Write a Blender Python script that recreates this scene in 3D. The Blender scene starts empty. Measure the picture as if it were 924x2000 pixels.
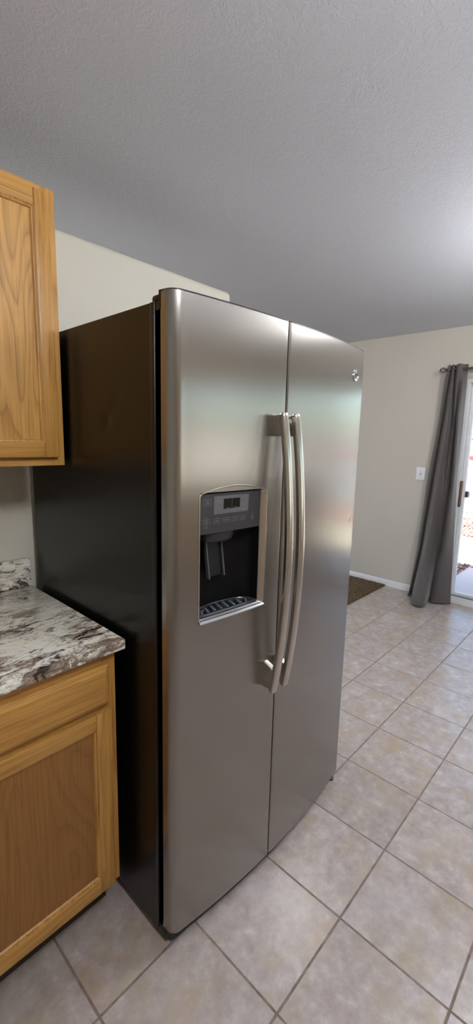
import bpy, bmesh, math, random
from mathutils import Vector, Matrix
random.seed(7)
C = bpy.context.scene.collection
SC = bpy.context.scene
PI = math.pi

# ------------------------------------------------------------------ camera
cam_d = bpy.data.cameras.new('camera')
cam = bpy.data.objects.new('camera', cam_d); C.objects.link(cam)
R_ = Vector((0.68178694, -0.73118321, 0.02318791))
U_ = Vector((0.10522762, 0.12938752, 0.98599494))
F_ = Vector((0.72394317, 0.66979847, -0.16515539))
M = Matrix(((R_.x, U_.x, -F_.x, -0.6439), (R_.y, U_.y, -F_.y, -0.8714), (R_.z, U_.z, -F_.z, 1.4437), (0, 0, 0, 1)))
cam.matrix_world = M
cam_d.sensor_fit = 'VERTICAL'; cam_d.sensor_height = 36.0
cam_d.lens = 854.4 * 36.0 / 2000.0
cam_d.clip_start = 0.02; cam_d.clip_end = 200
SC.camera = cam

# ------------------------------------------------------------------ colour management
vs = SC.view_settings
vs.view_transform = 'Standard'; vs.look = 'None'; vs.gamma = 1.0
vs.use_curve_mapping = False
vs.exposure = 1.6
SC.cycles.max_bounces = 14; SC.cycles.diffuse_bounces = 8; SC.cycles.glossy_bounces = 6
SC.cycles.transparent_max_bounces = 12
SC.cycles.sample_clamp_indirect = 8.0

# ------------------------------------------------------------------ sky and sun
w = bpy.data.worlds.new('sky'); SC.world = w; w.use_nodes = True
wn = w.node_tree.nodes; wl = w.node_tree.links; wn.clear()
wo = wn.new('ShaderNodeOutputWorld'); wb = wn.new('ShaderNodeBackground')
st = wn.new('ShaderNodeTexSky'); st.sky_type = 'NISHITA'; st.sun_disc = False
st.sun_elevation = math.radians(57); st.sun_rotation = math.radians(-80); st.dust_density = 2.0; st.air_density = 1.0
wl.new(st.outputs[0], wb.inputs[0]); wb.inputs[1].default_value = 0.22
wl.new(wb.outputs[0], wo.inputs[0])

sun_d = bpy.data.lights.new('sun', 'SUN'); sun_d.energy = 7.0; sun_d.angle = 0.01; sun_d.color = (1.0, 0.95, 0.86)
sun = bpy.data.objects.new('sun', sun_d); C.objects.link(sun)
sun.rotation_euler = Vector((math.cos(math.radians(57)), -0.34, -math.sin(math.radians(57)))).to_track_quat('-Z', 'Y').to_euler()
sun.location = (-6, 0, 9)

LAMP_COL = (.97, .985, 1.0, 1); KITCHEN_FILL = 23.5; LIVING_FILL = 26.0; LAMP_D = 26.0   # kitchen and living globes are added fill; dining globe is a real lamp

# openings (x plane, y0, y1, z0, z1) used by the walls, the doors and the light portals
XF = 3.5615                      # face of the wall with the sliding door
ZC = 2.4374                      # ceiling
DOOR = (-1.50, 0.342, 0.0, 1.995)
YK = -3.35                       # kitchen wall behind the photographer
WIN = (-3.10, -1.95, 1.0, 2.06)  # window beyond the sliding door, y0 y1 z0 z1
YL = 4.60                        # living room end wall
KWIN = (1.30, 3.20, .90, 2.04)   # window in the kitchen wall, x0 x1 z0 z1
LWIN = (0.6, 3.0, 0.35, 2.10)
XL = -2.60

def portal(name, loc, direction, sx, sy):
    d = bpy.data.lights.new(name, 'AREA'); d.shape = 'RECTANGLE'; d.size = sx; d.size_y = sy; d.energy = 1.0
    d.cycles.is_portal = True
    o = bpy.data.objects.new(name, d); C.objects.link(o); o.location = loc
    o.rotation_euler = Vector(direction).to_track_quat('-Z', 'Z').to_euler()
    return o
portal('sliding_door_portal', (XF + .17, (DOOR[0] + DOOR[1]) / 2, 1.02), (-1, 0, 0), DOOR[1] - DOOR[0], 1.95)
portal('far_window_portal', (XF + .17, (WIN[0] + WIN[1]) / 2, (WIN[2] + WIN[3]) / 2), (-1, 0, 0), WIN[1] - WIN[0], WIN[3] - WIN[2])
portal('kitchen_window_portal', ((KWIN[0] + KWIN[1]) / 2, YK - .17, (KWIN[2] + KWIN[3]) / 2), (0, 1, 0), KWIN[1] - KWIN[0], KWIN[3] - KWIN[2])
portal('living_window_portal', ((LWIN[0] + LWIN[1]) / 2, YL + .17, (LWIN[2] + LWIN[3]) / 2), (0, -1, 0), LWIN[1] - LWIN[0], LWIN[3] - LWIN[2])

# ------------------------------------------------------------------ materials
def s2l(c):
    return tuple((v / 255 / 12.92) if v / 255 <= 0.04045 else ((v / 255 + 0.055) / 1.055) ** 2.4 for v in c) + (1.0,)
class NT:
    def __init__(s, name):
        s.m = bpy.data.materials.new(name); s.m.use_nodes = True
        s.t = s.m.node_tree; s.n = s.t.nodes; s.l = s.t.links
        s.p = s.n['Principled BSDF']
    def new(s, typ, **kw):
        n = s.n.new(typ)
        for k, v in kw.items():
            if k in n.inputs.keys() if isinstance(k, str) else False: n.inputs[k].default_value = v
            else: setattr(n, k, v)
        return n
    def link(s, a, b): s.l.new(a, b)
    def set(s, **kw):
        for k, v in kw.items(): s.p.inputs[k.replace('_', ' ')].default_value = v
    def coords(s, scale=(1, 1, 1), loc=(0, 0, 0), kind='Object', rot=(0, 0, 0)):
        tc = s.n.new('ShaderNodeTexCoord'); mp = s.n.new('ShaderNodeMapping')
        mp.inputs['Scale'].default_value = scale; mp.inputs['Location'].default_value = loc; mp.inputs['Rotation'].default_value = rot
        s.link(tc.outputs[kind], mp.inputs['Vector']); return mp.outputs[0]
    def noise(s, vec, scale, detail=2, rough=.5, dist=0):
        n = s.n.new('ShaderNodeTexNoise'); n.inputs['Scale'].default_value = scale; n.inputs['Detail'].default_value = detail
        n.inputs['Roughness'].default_value = rough; n.inputs['Distortion'].default_value = dist
        s.link(vec, n.inputs['Vector']); return n
    def ramp(s, fac, stops, interp='LINEAR'):
        r = s.n.new('ShaderNodeValToRGB'); r.color_ramp.interpolation = interp
        e = r.color_ramp.elements
        while len(e) < len(stops): e.new(.5)
        for k, (p, c) in enumerate(stops):
            e[k].position = p; e[k].color = c if len(c) == 4 else tuple(c) + (1,)
        s.link(fac, r.inputs[0]); return r.outputs[0]
    def mix(s, fac, a, b, mode='MIX'):
        m = s.n.new('ShaderNodeMix'); m.data_type = 'RGBA'; m.blend_type = mode
        for v, i in ((fac, 0), (a, 6), (b, 7)):
            if hasattr(v, 'is_output'): s.link(v, m.inputs[i])
            else: m.inputs[i].default_value = v
        return m.outputs[2]
    def math(s, op, a, b=0.0, c=None):
        m = s.n.new('ShaderNodeMath'); m.operation = op
        for k, v in enumerate((a, b) if c is None else (a, b, c)):
            if hasattr(v, 'is_output'): s.link(v, m.inputs[k])
            else: m.inputs[k].default_value = v
        return m.outputs[0]
    def bump(s, h, strength=.3, dist=.002):
        b = s.n.new('ShaderNodeBump'); b.inputs['Strength'].default_value = strength; b.inputs['Distance'].default_value = dist
        s.link(h, b.inputs['Height']); s.link(b.outputs[0], s.p.inputs['Normal']); return b
    def col(s, sock): s.link(sock, s.p.inputs['Base Color'])

def plain(name, c, rough=.5, metal=0, spec=.5, bumpy=0, bscale=400):
    t = NT(name); t.set(Roughness=rough, Metallic=metal); t.p.inputs['Specular IOR Level'].default_value = spec
    v = t.coords()
    n = t.noise(v, 14, 3)
    b = s2l(c)
    t.col(t.mix(n.outputs[0], tuple(x * .94 for x in b[:3]) + (1,), tuple(min(1, x * 1.06) for x in b[:3]) + (1,)))
    if bumpy: t.bump(t.noise(v, bscale, 2).outputs[0], bumpy, .001)
    return t.m

def wall_mat(name, c):
    t = NT(name); t.set(Roughness=.62); t.p.inputs['Specular IOR Level'].default_value = .3
    v = t.coords()
    a = t.noise(v, 95, 3, .5, .4); b = t.noise(v, 3, 3)
    cc = s2l(c)
    t.col(t.mix(b.outputs[0], tuple(x * .97 for x in cc[:3]) + (1,), tuple(x * 1.03 for x in cc[:3]) + (1,)))
    t.bump(a.outputs[0], .35, .003)
    return t.m

def ceiling_mat():
    t = NT('knockdown_ceiling_paint'); t.set(Roughness=.85); t.p.inputs['Specular IOR Level'].default_value = .2
    v = t.coords()
    a = t.noise(v, 62, 4, .55, 1.2)
    h = t.ramp(a.outputs[0], [(.46, (0, 0, 0)), (.56, (1, 1, 1))])
    b = t.noise(v, 1.5, 3)
    c = s2l((222, 226, 236))
    t.col(t.mix(b.outputs[0], tuple(x * .97 for x in c[:3]) + (1,), c))
    t.bump(h, .32, .0022)
    return t.m

def tile_mat():
    t = NT('mottled_ceramic_tile'); t.p.inputs['Specular IOR Level'].default_value = .5
    tc = t.n.new('ShaderNodeTexCoord'); sx = t.n.new('ShaderNodeSeparateXYZ'); t.link(tc.outputs['Object'], sx.inputs[0])
    px, py, ox, oy = .3150, .3190, .099, -.365
    u = t.math('DIVIDE', t.math('SUBTRACT', sx.outputs[0], ox), px)
    v = t.math('DIVIDE', t.math('SUBTRACT', sx.outputs[1], oy), py)
    iu = t.math('FLOOR', u); iv = t.math('FLOOR', v)
    def edge(a, p):
        f = t.math('FRACT', a); g = t.math('MINIMUM', f, t.math('SUBTRACT', 1.0, f)); return t.math('MULTIPLY', g, p)
    e = t.math('MINIMUM', edge(u, px), edge(v, py))
    wob = t.noise(tc.outputs['Object'], 60, 2)
    e = t.math('ADD', e, t.math('MULTIPLY', t.math('SUBTRACT', wob.outputs[0], .5), .0015))
    grout = t.n.new('ShaderNodeMapRange'); grout.interpolation_type = 'SMOOTHSTEP'
    t.link(e, grout.inputs[0]); grout.inputs[1].default_value = .0022; grout.inputs[2].default_value = .0042
    cid = t.n.new('ShaderNodeCombineXYZ'); t.link(iu, cid.inputs[0]); t.link(iv, cid.inputs[1])
    wn_ = t.n.new('ShaderNodeTexWhiteNoise'); wn_.noise_dimensions = '2D'; t.link(cid.outputs[0], wn_.inputs['Vector'])
    off = t.n.new('ShaderNodeVectorMath'); off.operation = 'MULTIPLY_ADD'
    t.link(wn_.outputs['Color'], off.inputs[0]); off.inputs[1].default_value = (20, 20, 20); t.link(tc.outputs['Object'], off.inputs[2])
    n1 = t.noise(off.outputs[0], 8, 5, .6, .2); n2 = t.noise(off.outputs[0], 24, 6, .68, .1); n3 = t.noise(off.outputs[0], 5, 3, .5)
    n4 = t.noise(off.outputs[0], 170, 3, .7)
    base = t.ramp(n2.outputs[0], [(.28, s2l((158, 145, 140))), (.52, s2l((177, 165, 160))), (.74, s2l((196, 187, 182)))])
    beige = t.ramp(n1.outputs[0], [(.47, (0, 0, 0)), (.66, (1, 1, 1))])
    base = t.mix(t.math('MULTIPLY', beige, .66), base, s2l((172, 152, 126)))
    lite = t.ramp(n3.outputs[0], [(.5, (0, 0, 0)), (.75, (1, 1, 1))])
    base = t.mix(t.math('MULTIPLY', lite, .35), base, s2l((198, 193, 190)))
    base = t.mix(t.math('MULTIPLY', n4.outputs[0], .13), base, s2l((140, 122, 112)))
    sp = t.n.new('ShaderNodeSeparateColor'); t.link(wn_.outputs['Color'], sp.inputs[0])
    tint = t.ramp(sp.outputs[0], [(0, (.93, .93, .93)), (1, (1.03, 1.03, 1.03))])
    base = t.mix(1.0, base, tint, 'MULTIPLY')
    gn = t.noise(tc.outputs['Object'], 25, 3)
    gcol = t.ramp(gn.outputs[0], [(.3, s2l((108, 94, 84))), (.7, s2l((140, 125, 113)))])
    t.col(t.mix(grout.outputs[0], gcol, base))
    rr = t.ramp(n2.outputs[0], [(.3, (.19,) * 3), (.8, (.30,) * 3)])
    t.link(t.mix(grout.outputs[0], (.8, .8, .8, 1), rr), t.p.inputs['Roughness'])
    hh = t.math('ADD', t.math('MULTIPLY', grout.outputs[0], 1.0), t.math('MULTIPLY', n2.outputs[0], .06))
    t.bump(hh, .5, .0022)
    return t.m

def oak_mat(name, axis, light=(200, 150, 76), dark=(150, 102, 44), cathedral=False, seed=0):
    """axis = direction of the grain"""
    t = NT(name); t.set(Roughness=.42)
    k = {'x': (1.0, 16, 16), 'z': (16, 16, 1.0)}[axis]
    kk = {'x': (3, 160, 160), 'z': (160, 160, 3)}[axis]
    v = t.coords(k, (seed, seed * 1.7, seed * .6)); vf = t.coords(kk, (seed, 0, 0))
    fig = t.noise(t.coords((5.5, 5.5, .95), (seed, seed, seed)), 1.1, 2, .45, .25) if cathedral else t.noise(v, .8, 3, .5, .2)
    rings = t.math('FRACT', t.math('MULTIPLY', fig.outputs[0], 26 if cathedral else 9))
    rings = t.ramp(rings, [(0, (.1,) * 3), (.12, (.55,) * 3), (.6, (1,) * 3), (.93, (.7,) * 3), (1, (.1,) * 3)])
    pores = t.noise(vf, 1.6, 3, .6)
    pr = t.ramp(pores.outputs[0], [(.36, (0, 0, 0)), (.56, (1, 1, 1))])
    big = t.noise(t.coords(), 3.5, 2)
    c = t.mix(rings, s2l(dark), s2l(light))
    c = t.mix(.35, c, t.mix(big.outputs[0], s2l(dark), s2l(light)))
    c = t.mix(t.math('MULTIPLY', t.math('SUBTRACT', 1.0, pr), .34), c, s2l(tuple(x * .72 for x in dark)))
    t.col(c)
    t.bump(pr, .12, .0006)
    return t.m

def granite_mat():
    t = NT('cream_and_brown_granite'); t.set(Roughness=.16)
    v = t.coords((1, 1.7, 1.7), rot=(0, 0, .22))
    warp = t.noise(v, 3.2, 5, .6, .8)
    add = t.n.new('ShaderNodeVectorMath'); add.operation = 'MULTIPLY_ADD'
    t.link(warp.outputs['Color'], add.inputs[0]); add.inputs[1].default_value = (.22, .22, .22); t.link(v, add.inputs[2])
    vv = add.outputs[0]
    n1 = t.noise(vv, 8, 8, .62, .4); n3 = t.noise(vv, 40, 6, .7, .5); n5 = t.noise(vv, 110, 4, .7); n7 = t.noise(vv, 15, 7, .68, .8)
    base = t.ramp(n1.outputs[0], [(.30, s2l((214, 208, 184))), (.43, s2l((240, 237, 220))), (.58, s2l((246, 244, 232))), (.68, s2l((238, 226, 190))), (.80, s2l((212, 208, 194)))])
    # broad mottled drifts of brown and charcoal between clean cream areas
    n2 = t.noise(vv, 2.5, 4, .55, .6)
    drift = t.ramp(n2.outputs[0], [(.36, (.25, .25, .25)), (.44, (1, 1, 1)), (.55, (1, 1, 1)), (.64, (.0, .0, .0))])
    speck = t.ramp(n7.outputs[0], [(.45, (0, 0, 0)), (.55, (1, 1, 1))])
    brown = t.ramp(n5.outputs[0], [(.32, s2l((58, 44, 38))), (.48, s2l((112, 86, 70))), (.64, s2l((158, 132, 104))), (.8, s2l((150, 142, 134)))])
    c = t.mix(t.math('MULTIPLY', t.math('MULTIPLY', drift, speck), .9), base, brown)
    fine = t.ramp(n3.outputs[0], [(.56, (0, 0, 0)), (.64, (1, 1, 1))])
    area = t.ramp(n2.outputs[0], [(.33, (0, 0, 0)), (.45, (1, 1, 1)), (.60, (1, 1, 1)), (.70, (.1, .1, .1))])
    c = t.mix(t.math('MULTIPLY', t.math('MULTIPLY', fine, area), .75), c, s2l((84, 74, 58)))
    # thin dark fissures
    w2 = t.noise(vv, 7, 6, .6, 1.0)
    fis = t.ramp(t.math('ABSOLUTE', t.math('SUBTRACT', w2.outputs[0], .5)), [(0, (1, 1, 1)), (.012, (0, 0, 0))])
    c = t.mix(t.math('MULTIPLY', fis, .75), c, s2l((64, 46, 38)))
    w3 = t.noise(vv, 3.0, 5, .55, .5)
    fs2 = t.ramp(t.math('ABSOLUTE', t.math('SUBTRACT', w3.outputs[0], .54)), [(0, (1, 1, 1)), (.008, (1, 1, 1)), (.022, (0, 0, 0))])
    c = t.mix(t.math('MULTIPLY', t.math('MULTIPLY', fs2, speck), .9), c, s2l((40, 30, 26)))
    t.col(c)
    return t.m

def steel_mat(name='brushed_stainless_steel', base=(160, 156, 151), rough=.26, aniso=.8):
    t = NT(name); t.set(Metallic=1.0, Roughness=rough)
    t.p.inputs['Anisotropic'].default_value = aniso
    tg = t.n.new('ShaderNodeTangent'); tg.direction_type = 'UV_MAP'; tg.uv_map = 'UVMap'
    t.link(tg.outputs[0], t.p.inputs['Tangent'])
    v = t.coords((1, 1, .02)); a = t.noise(v, 900, 2, .6)
    v2 = t.coords((.05, .05, 1)); b = t.noise(v2, 500, 2, .6)
    s = t.math('ADD', t.math('MULTIPLY', a.outputs[0], .5), t.math('MULTIPLY', b.outputs[0], .5))
    bb = s2l(base)
    t.col(t.mix(s, tuple(x * .975 for x in bb[:3]) + (1,), tuple(x * 1.02 for x in bb[:3]) + (1,)))
    t.link(t.ramp(s, [(.3, (rough * .97,) * 3), (.7, (rough * 1.03,) * 3)]), t.p.inputs['Roughness'])
    return t.m

def glass_mat():
    t = NT('clear_window_glass'); t.n.remove(t.p)
    tr = t.n.new('ShaderNodeBsdfTransparent'); tr.inputs[0].default_value = (.93, .96, .95, 1)
    gl = t.n.new('ShaderNodeBsdfGlossy'); gl.inputs['Roughness'].default_value = .0
    fr = t.n.new('ShaderNodeFresnel'); fr.inputs[0].default_value = 1.45
    mx = t.n.new('ShaderNodeMixShader'); t.link(fr.outputs[0], mx.inputs[0]); t.link(tr.outputs[0], mx.inputs[1]); t.link(gl.outputs[0], mx.inputs[2])
    t.link(mx.outputs[0], t.n['Material Output'].inputs['Surface'])
    return t.m

def emit_mat(name, c, s):
    t = NT(name); t.p.inputs['Emission Color'].default_value = c; t.p.inputs['Emission Strength'].default_value = s
    return t.m

def cloth_mat():
    t = NT('grey_curtain_cloth'); t.set(Roughness=.6); t.p.inputs['Sheen Weight'].default_value = .25
    tc = t.coords((600, 600, 600), kind='UV')
    wv = t.n.new('ShaderNodeTexWave'); wv.inputs['Scale'].default_value = 1; t.link(tc, wv.inputs['Vector'])
    n = t.noise(t.coords(), 30, 3)
    c = s2l((86, 79, 77))
    t.col(t.mix(n.outputs[0], tuple(x * .9 for x in c[:3]) + (1,), tuple(x * 1.08 for x in c[:3]) + (1,)))
    return t.m

def block_mat():
    t = NT('painted_block_masonry'); t.set(Roughness=.9)
    br = t.n.new('ShaderNodeTexBrick'); br.offset = .5
    sw = t.coords(rot=(PI / 2, 0, PI / 2))
    tc = t.n.new('ShaderNodeTexCoord'); sx = t.n.new('ShaderNodeSeparateXYZ'); cb = t.n.new('ShaderNodeCombineXYZ')
    t.link(tc.outputs['Object'], sx.inputs[0]); t.link(sx.outputs[1], cb.inputs[0]); t.link(sx.outputs[2], cb.inputs[1])
    t.link(cb.outputs[0], br.inputs['Vector'])
    br.inputs['Scale'].default_value = 1; br.inputs['Brick Width'].default_value = .406; br.inputs['Row Height'].default_value = .203
    br.inputs['Mortar Size'].default_value = .008
    br.inputs['Color1'].default_value = s2l((160, 162, 165)); br.inputs['Color2'].default_value = s2l((152, 155, 159)); br.inputs['Mortar'].default_value = s2l((100, 104, 114))
    t.col(br.outputs['Color'])
    return t.m

def gravel_mat():
    t = NT('pink_crushed_gravel'); t.set(Roughness=.95)
    v = t.coords(); vo = t.n.new('ShaderNodeTexVoronoi'); vo.inputs['Scale'].default_value = 28; t.link(v, vo.inputs['Vector'])
    sp = t.n.new('ShaderNodeSeparateColor'); t.link(vo.outputs['Color'], sp.inputs[0])
    c = t.ramp(sp.outputs[0], [(0, s2l((104, 76, 72))), (.4, s2l((150, 118, 110))), (.75, s2l((176, 148, 138))), (1, s2l((200, 180, 168)))])
    t.col(c); t.bump(vo.outputs['Distance'], .8, .03)
    return t.m

def concrete_mat(name, c):
    t = NT(name); t.set(Roughness=.9); v = t.coords()
    a = t.noise(v, 2.5, 5, .6); b = t.noise(v, 60, 4, .7)
    k = s2l(c)
    s = t.math('ADD', t.math('MULTIPLY', a.outputs[0], .6), t.math('MULTIPLY', b.outputs[0], .4))
    t.col(t.mix(s, tuple(x * .88 for x in k[:3]) + (1,), tuple(x * 1.1 for x in k[:3]) + (1,)))
    return t.m

def carpet_mat():
    t = NT('brown_frieze_carpet'); t.set(Roughness=1.0); t.p.inputs['Specular IOR Level'].default_value = .1
    v = t.coords(); a = t.noise(v, 75, 4, .8); b = t.noise(v, 12, 3)
    c = t.ramp(a.outputs[0], [(.36, s2l((40, 31, 24))), (.5, s2l((92, 76, 58))), (.66, s2l((150, 130, 104)))])
    t.col(t.mix(t.math('MULTIPLY', b.outputs[0], .25), c, s2l((96, 82, 64))))
    t.bump(a.outputs[0], .8, .006)
    return t.m

MAT = dict(
    wall=wall_mat('beige_wall_paint', (198, 192, 182)), wall_k=wall_mat('offwhite_wall_paint', (202, 199, 186)),
    ceil=ceiling_mat(), tile=tile_mat(), trim=plain('white_trim_paint', (226, 226, 228), .4),
    oak_v=oak_mat('honey_oak_vertical', 'z'), oak_h=oak_mat('honey_oak_horizontal', 'x', seed=3),
    oak_p=oak_mat('honey_oak_panel', 'z', light=(208, 158, 82), dark=(140, 94, 40), cathedral=True, seed=7), oak_b=oak_mat('rotary_cut_oak_veneer', 'z', light=(150, 103, 44), dark=(124, 83, 33), cathedral=True, seed=11), kick_shade=plain('toe_kick_shade_brown', (62, 46, 32), .7),
    granite=granite_mat(), steel=steel_mat(), handle=steel_mat('satin_stainless_handle', (200, 195, 186), .24, .3),
    chrome=plain('polished_chrome', (225, 226, 230), .08, 1), black=plain('black_fridge_enamel', (17, 15, 14), .3, 0, .5, .05, 900),
    blackp=plain('black_plastic', (16, 16, 17), .35), dgrey=plain('dark_grey_plastic', (52, 51, 54), .32), mgrey=plain('mid_grey_panel', (92, 91, 94), .4),
    lgrey=plain('grey_rib_plastic', (72, 72, 72), .45), screen=plain('black_display_window', (10, 10, 14), .12), ink=plain('pale_grey_lettering', (142, 142, 146), .6),
    inkd=plain('dim_grey_lettering', (128, 128, 132), .6),
    void=plain('dispenser_black_liner', (7, 6, 6), .55, 0, .2), voidp=plain('dispenser_black_paddle', (16, 15, 15), .4, 0, .25), chute=plain('dispenser_grey_chute', (46, 45, 47), .4, 0, .35), tray=plain('charcoal_gloss_tray', (44, 46, 51), .18, 0, .7),
    bar=plain('grey_tray_bar', (96, 100, 108), .2, 0, .7), lip=plain('satin_lip_metal', (196, 198, 202), .45, .85), vinyl=plain('white_vinyl_frame', (222, 224, 226), .35), glass=glass_mat(),
    wood_pull=plain('brown_wood_pull', (96, 62, 46), .5), darkpull=plain('dark_grey_pull', (84, 76, 78), .45),
    cloth=cloth_mat(), rod=plain('pewter_curtain_rod', (110, 104, 102), .35, .8), plate=plain('white_switch_plastic', (232, 232, 236), .3),
    slot=plain('slot_and_track_grey', (120, 120, 122), .5),  # even grey for the door track, toggle slot and screws
    block=block_mat(), red=plain('red_painted_band', (168, 70, 66), .9), gravel=gravel_mat(),
    slab=concrete_mat('patio_concrete', (204, 188, 184)), walk=concrete_mat('pale_walk_concrete', (182, 174, 158)), carpet=carpet_mat(),
    gasket=plain('dark_gasket', (8, 8, 9), .5), seal=plain('grey_door_gasket', (70, 66, 62), .6), stucco=wall_mat('tan_stucco', (190, 172, 150)),
)

# ------------------------------------------------------------------ mesh helpers (all shapes are given in world coordinates)
def bx(bm, x0, x1, y0, y1, z0, z1):
    vsx = [bm.verts.new((x, y, z)) for x in (x0, x1) for y in (y0, y1) for z in (z0, z1)]
    for f in ((0, 1, 3, 2), (4, 6, 7, 5), (0, 4, 5, 1), (2, 3, 7, 6), (0, 2, 6, 4), (1, 5, 7, 3)):
        bm.faces.new([vsx[i] for i in f])
    return bm
def box(x0, x1, y0, y1, z0, z1, bev=0, seg=2):
    bm = bx(bmesh.new(), x0, x1, y0, y1, z0, z1)
    if bev: bevel(bm, bev, seg)
    return bm
def bevel(bm, r, seg=2, edges=None):
    bmesh.ops.bevel(bm, geom=list(edges or bm.edges), offset=r, segments=seg, affect='EDGES', profile=.5)
def prism(bm, poly, z0, z1):
    a = [bm.verts.new((x, y, z0)) for x, y in poly]; b = [bm.verts.new((x, y, z1)) for x, y in poly]
    n = len(poly)
    for i in range(n): bm.faces.new((a[i], a[(i + 1) % n], b[(i + 1) % n], b[i]))
    bm.faces.new(a[::-1]); bm.faces.new(b)
def extrude_profile(bm, prof, p0, p1, up=Vector((0, 0, 1)), out=Vector((1, 0, 0))):
    """profile points (o, h) swept straight from p0 to p1"""
    a = [bm.verts.new(Vector(p0) + out * o + up * h) for o, h in prof]; b = [bm.verts.new(Vector(p1) + out * o + up * h) for o, h in prof]
    n = len(prof)
    for i in range(n): bm.faces.new((a[i], a[(i + 1) % n], b[(i + 1) % n], b[i]))
    bm.faces.new(a[::-1]); bm.faces.new(b)
def tube(bm, pts, r, seg=10, cap=True, closed=False):
    pts = [Vector(p) for p in pts]; rings = []; n = len(pts)
    ref = None
    for i, p in enumerate(pts):
        if closed: d = pts[(i + 1) % n] - pts[i - 1]
        else: d = (pts[min(i + 1, n - 1)] - pts[max(i - 1, 0)])
        d.normalize()
        if ref is None:
            ref = Vector((0, 0, 1)) if abs(d.z) < .9 else Vector((1, 0, 0))
        a = d.cross(ref).normalized(); b = d.cross(a); ref = -b if False else ref
        rr = r[i] if isinstance(r, (list, tuple)) else r
        rings.append([bm.verts.new(p + a * rr * math.cos(2 * PI * k / seg) + b * rr * math.sin(2 * PI * k / seg)) for k in range(seg)])
    m = n if closed else n - 1
    for i in range(m):
        A, B = rings[i], rings[(i + 1) % n]
        for k in range(seg): bm.faces.new((A[k], A[(k + 1) % seg], B[(k + 1) % seg], B[k]))
    if cap and not closed:
        bm.faces.new(rings[0][::-1]); bm.faces.new(rings[-1])
def loft(bm, loops, closed=True, cap0=False, cap1=False):
    rings = [[bm.verts.new(p) for p in L] for L in loops]; n = len(rings[0])
    for A, B in zip(rings, rings[1:]):
        for k in range(n if closed else n - 1): bm.faces.new((A[k], A[(k + 1) % n], B[(k + 1) % n], B[k]))
    if cap0: bm.faces.new(rings[0][::-1])
    if cap1: bm.faces.new(rings[-1])
    return rings

def obj(name, bm, mat, parent=None, smooth=False, uv=None, fixn=True):
    if fixn: bmesh.ops.recalc_face_normals(bm, faces=list(bm.faces))
    if parent is not None:
        bmesh.ops.translate(bm, verts=list(bm.verts), vec=-ORG[parent.name])
    me = bpy.data.meshes.new(name)
    if smooth:
        for f in bm.faces: f.smooth = True
    if uv:
        lay = bm.loops.layers.uv.new('UVMap')
        for f in bm.faces:
            for l in f.loops: l[lay].uv = uv(l.vert.co)
    bm.to_mesh(me); bm.free()
    o = bpy.data.objects.new(name, me); C.objects.link(o)
    if mat: me.materials.append(MAT[mat] if isinstance(mat, str) else mat)
    if smooth:
        try: me.set_sharp_from_angle(angle=math.radians(38))
        except Exception: pass
    if parent is not None: o.parent = parent; ORG[o.name] = ORG[parent.name]
    else: ORG[o.name] = Vector((0, 0, 0))
    return o
ORG = {}
def thing(name, label, cat, loc=(0, 0, 0), group=None):
    o = bpy.data.objects.new(name, None); C.objects.link(o); o.location = loc; o.empty_display_size = .05
    ORG[o.name] = Vector(loc); o['label'] = label; o['category'] = cat
    if group: o['group'] = group
    return o
def tag(o, label, cat, group=None, kind=None):
    o['label'] = label; o['category'] = cat
    if group: o['group'] = group
    if kind: o['kind'] = kind
    return o
def struct(name, bm, mat, parent=None, **k):
    o = obj(name, bm, mat, parent, **k)
    if parent is None: o['kind'] = 'structure'
    return o
XZ = lambda co: (co.x, co.z)

# ------------------------------------------------------------------ room shell
struct('floor', box(XL, XF + .16, YK, .914, -.10, 0), 'tile')
struct('ceiling', box(XL - .2, XF + .22, YK - .2, YL + .2, ZC, ZC + .14), 'ceil')

def wall_with_hole_x(x0, x1, ya, yb, y0, y1, z0, z1):
    bm = bmesh.new()
    bx(bm, x0, x1, ya, y0, -.1, ZC); bx(bm, x0, x1, y1, yb, -.1, ZC); bx(bm, x0, x1, y0, y1, z1, ZC)
    if z0 > -.1: bx(bm, x0, x1, y0, y1, -.1, z0)
    return bm
def wall_with_hole_y(y0w, y1w, xa, xb, x0, x1, z0, z1):
    bm = bmesh.new()
    bx(bm, xa, x0, y0w, y1w, -.1, ZC); bx(bm, x1, xb, y0w, y1w, -.1, ZC); bx(bm, x0, x1, y0w, y1w, z1, ZC); bx(bm, x0, x1, y0w, y1w, -.1, z0)
    return bm
bm = wall_with_hole_x(XF, XF + .16, WIN[1] + .1, YL + .16, DOOR[0], DOOR[1], DOOR[2] - .1, DOOR[3])
for d_ in ((YK - .16, WIN[0], -.1, ZC), (WIN[1], WIN[1] + .1, -.1, ZC), (WIN[0], WIN[1], -.1, WIN[2]), (WIN[0], WIN[1], WIN[3], ZC)): bx(bm, XF, XF + .16, *d_)
struct('wall_right', bm, 'wall')
struct('wall_front', wall_with_hole_y(YK - .16, YK, XL - .16, XF, *KWIN), wall_mat('tan_wall_paint', (200, 180, 158)))
struct('wall_back', wall_with_hole_y(YL, YL + .16, XL - .16, XF, LWIN[0], LWIN[1], LWIN[2], LWIN[3]), 'wall')
struct('wall_left', box(XL - .16, XL, YK, YL, -.1, ZC), 'wall_k')
# half-height wall behind the refrigerator with rounded corners
bm = box(XL, 1.0266, .7418, .898, 0, 2.1582)
bevel(bm, .022, 4, [e for e in bm.edges if (e.verts[0].co.z > 2 and e.verts[1].co.z > 2) or (e.verts[0].co.x > 1 and e.verts[1].co.x > 1)])
struct('wall_partition', bm, 'wall_k', smooth=True)

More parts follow.
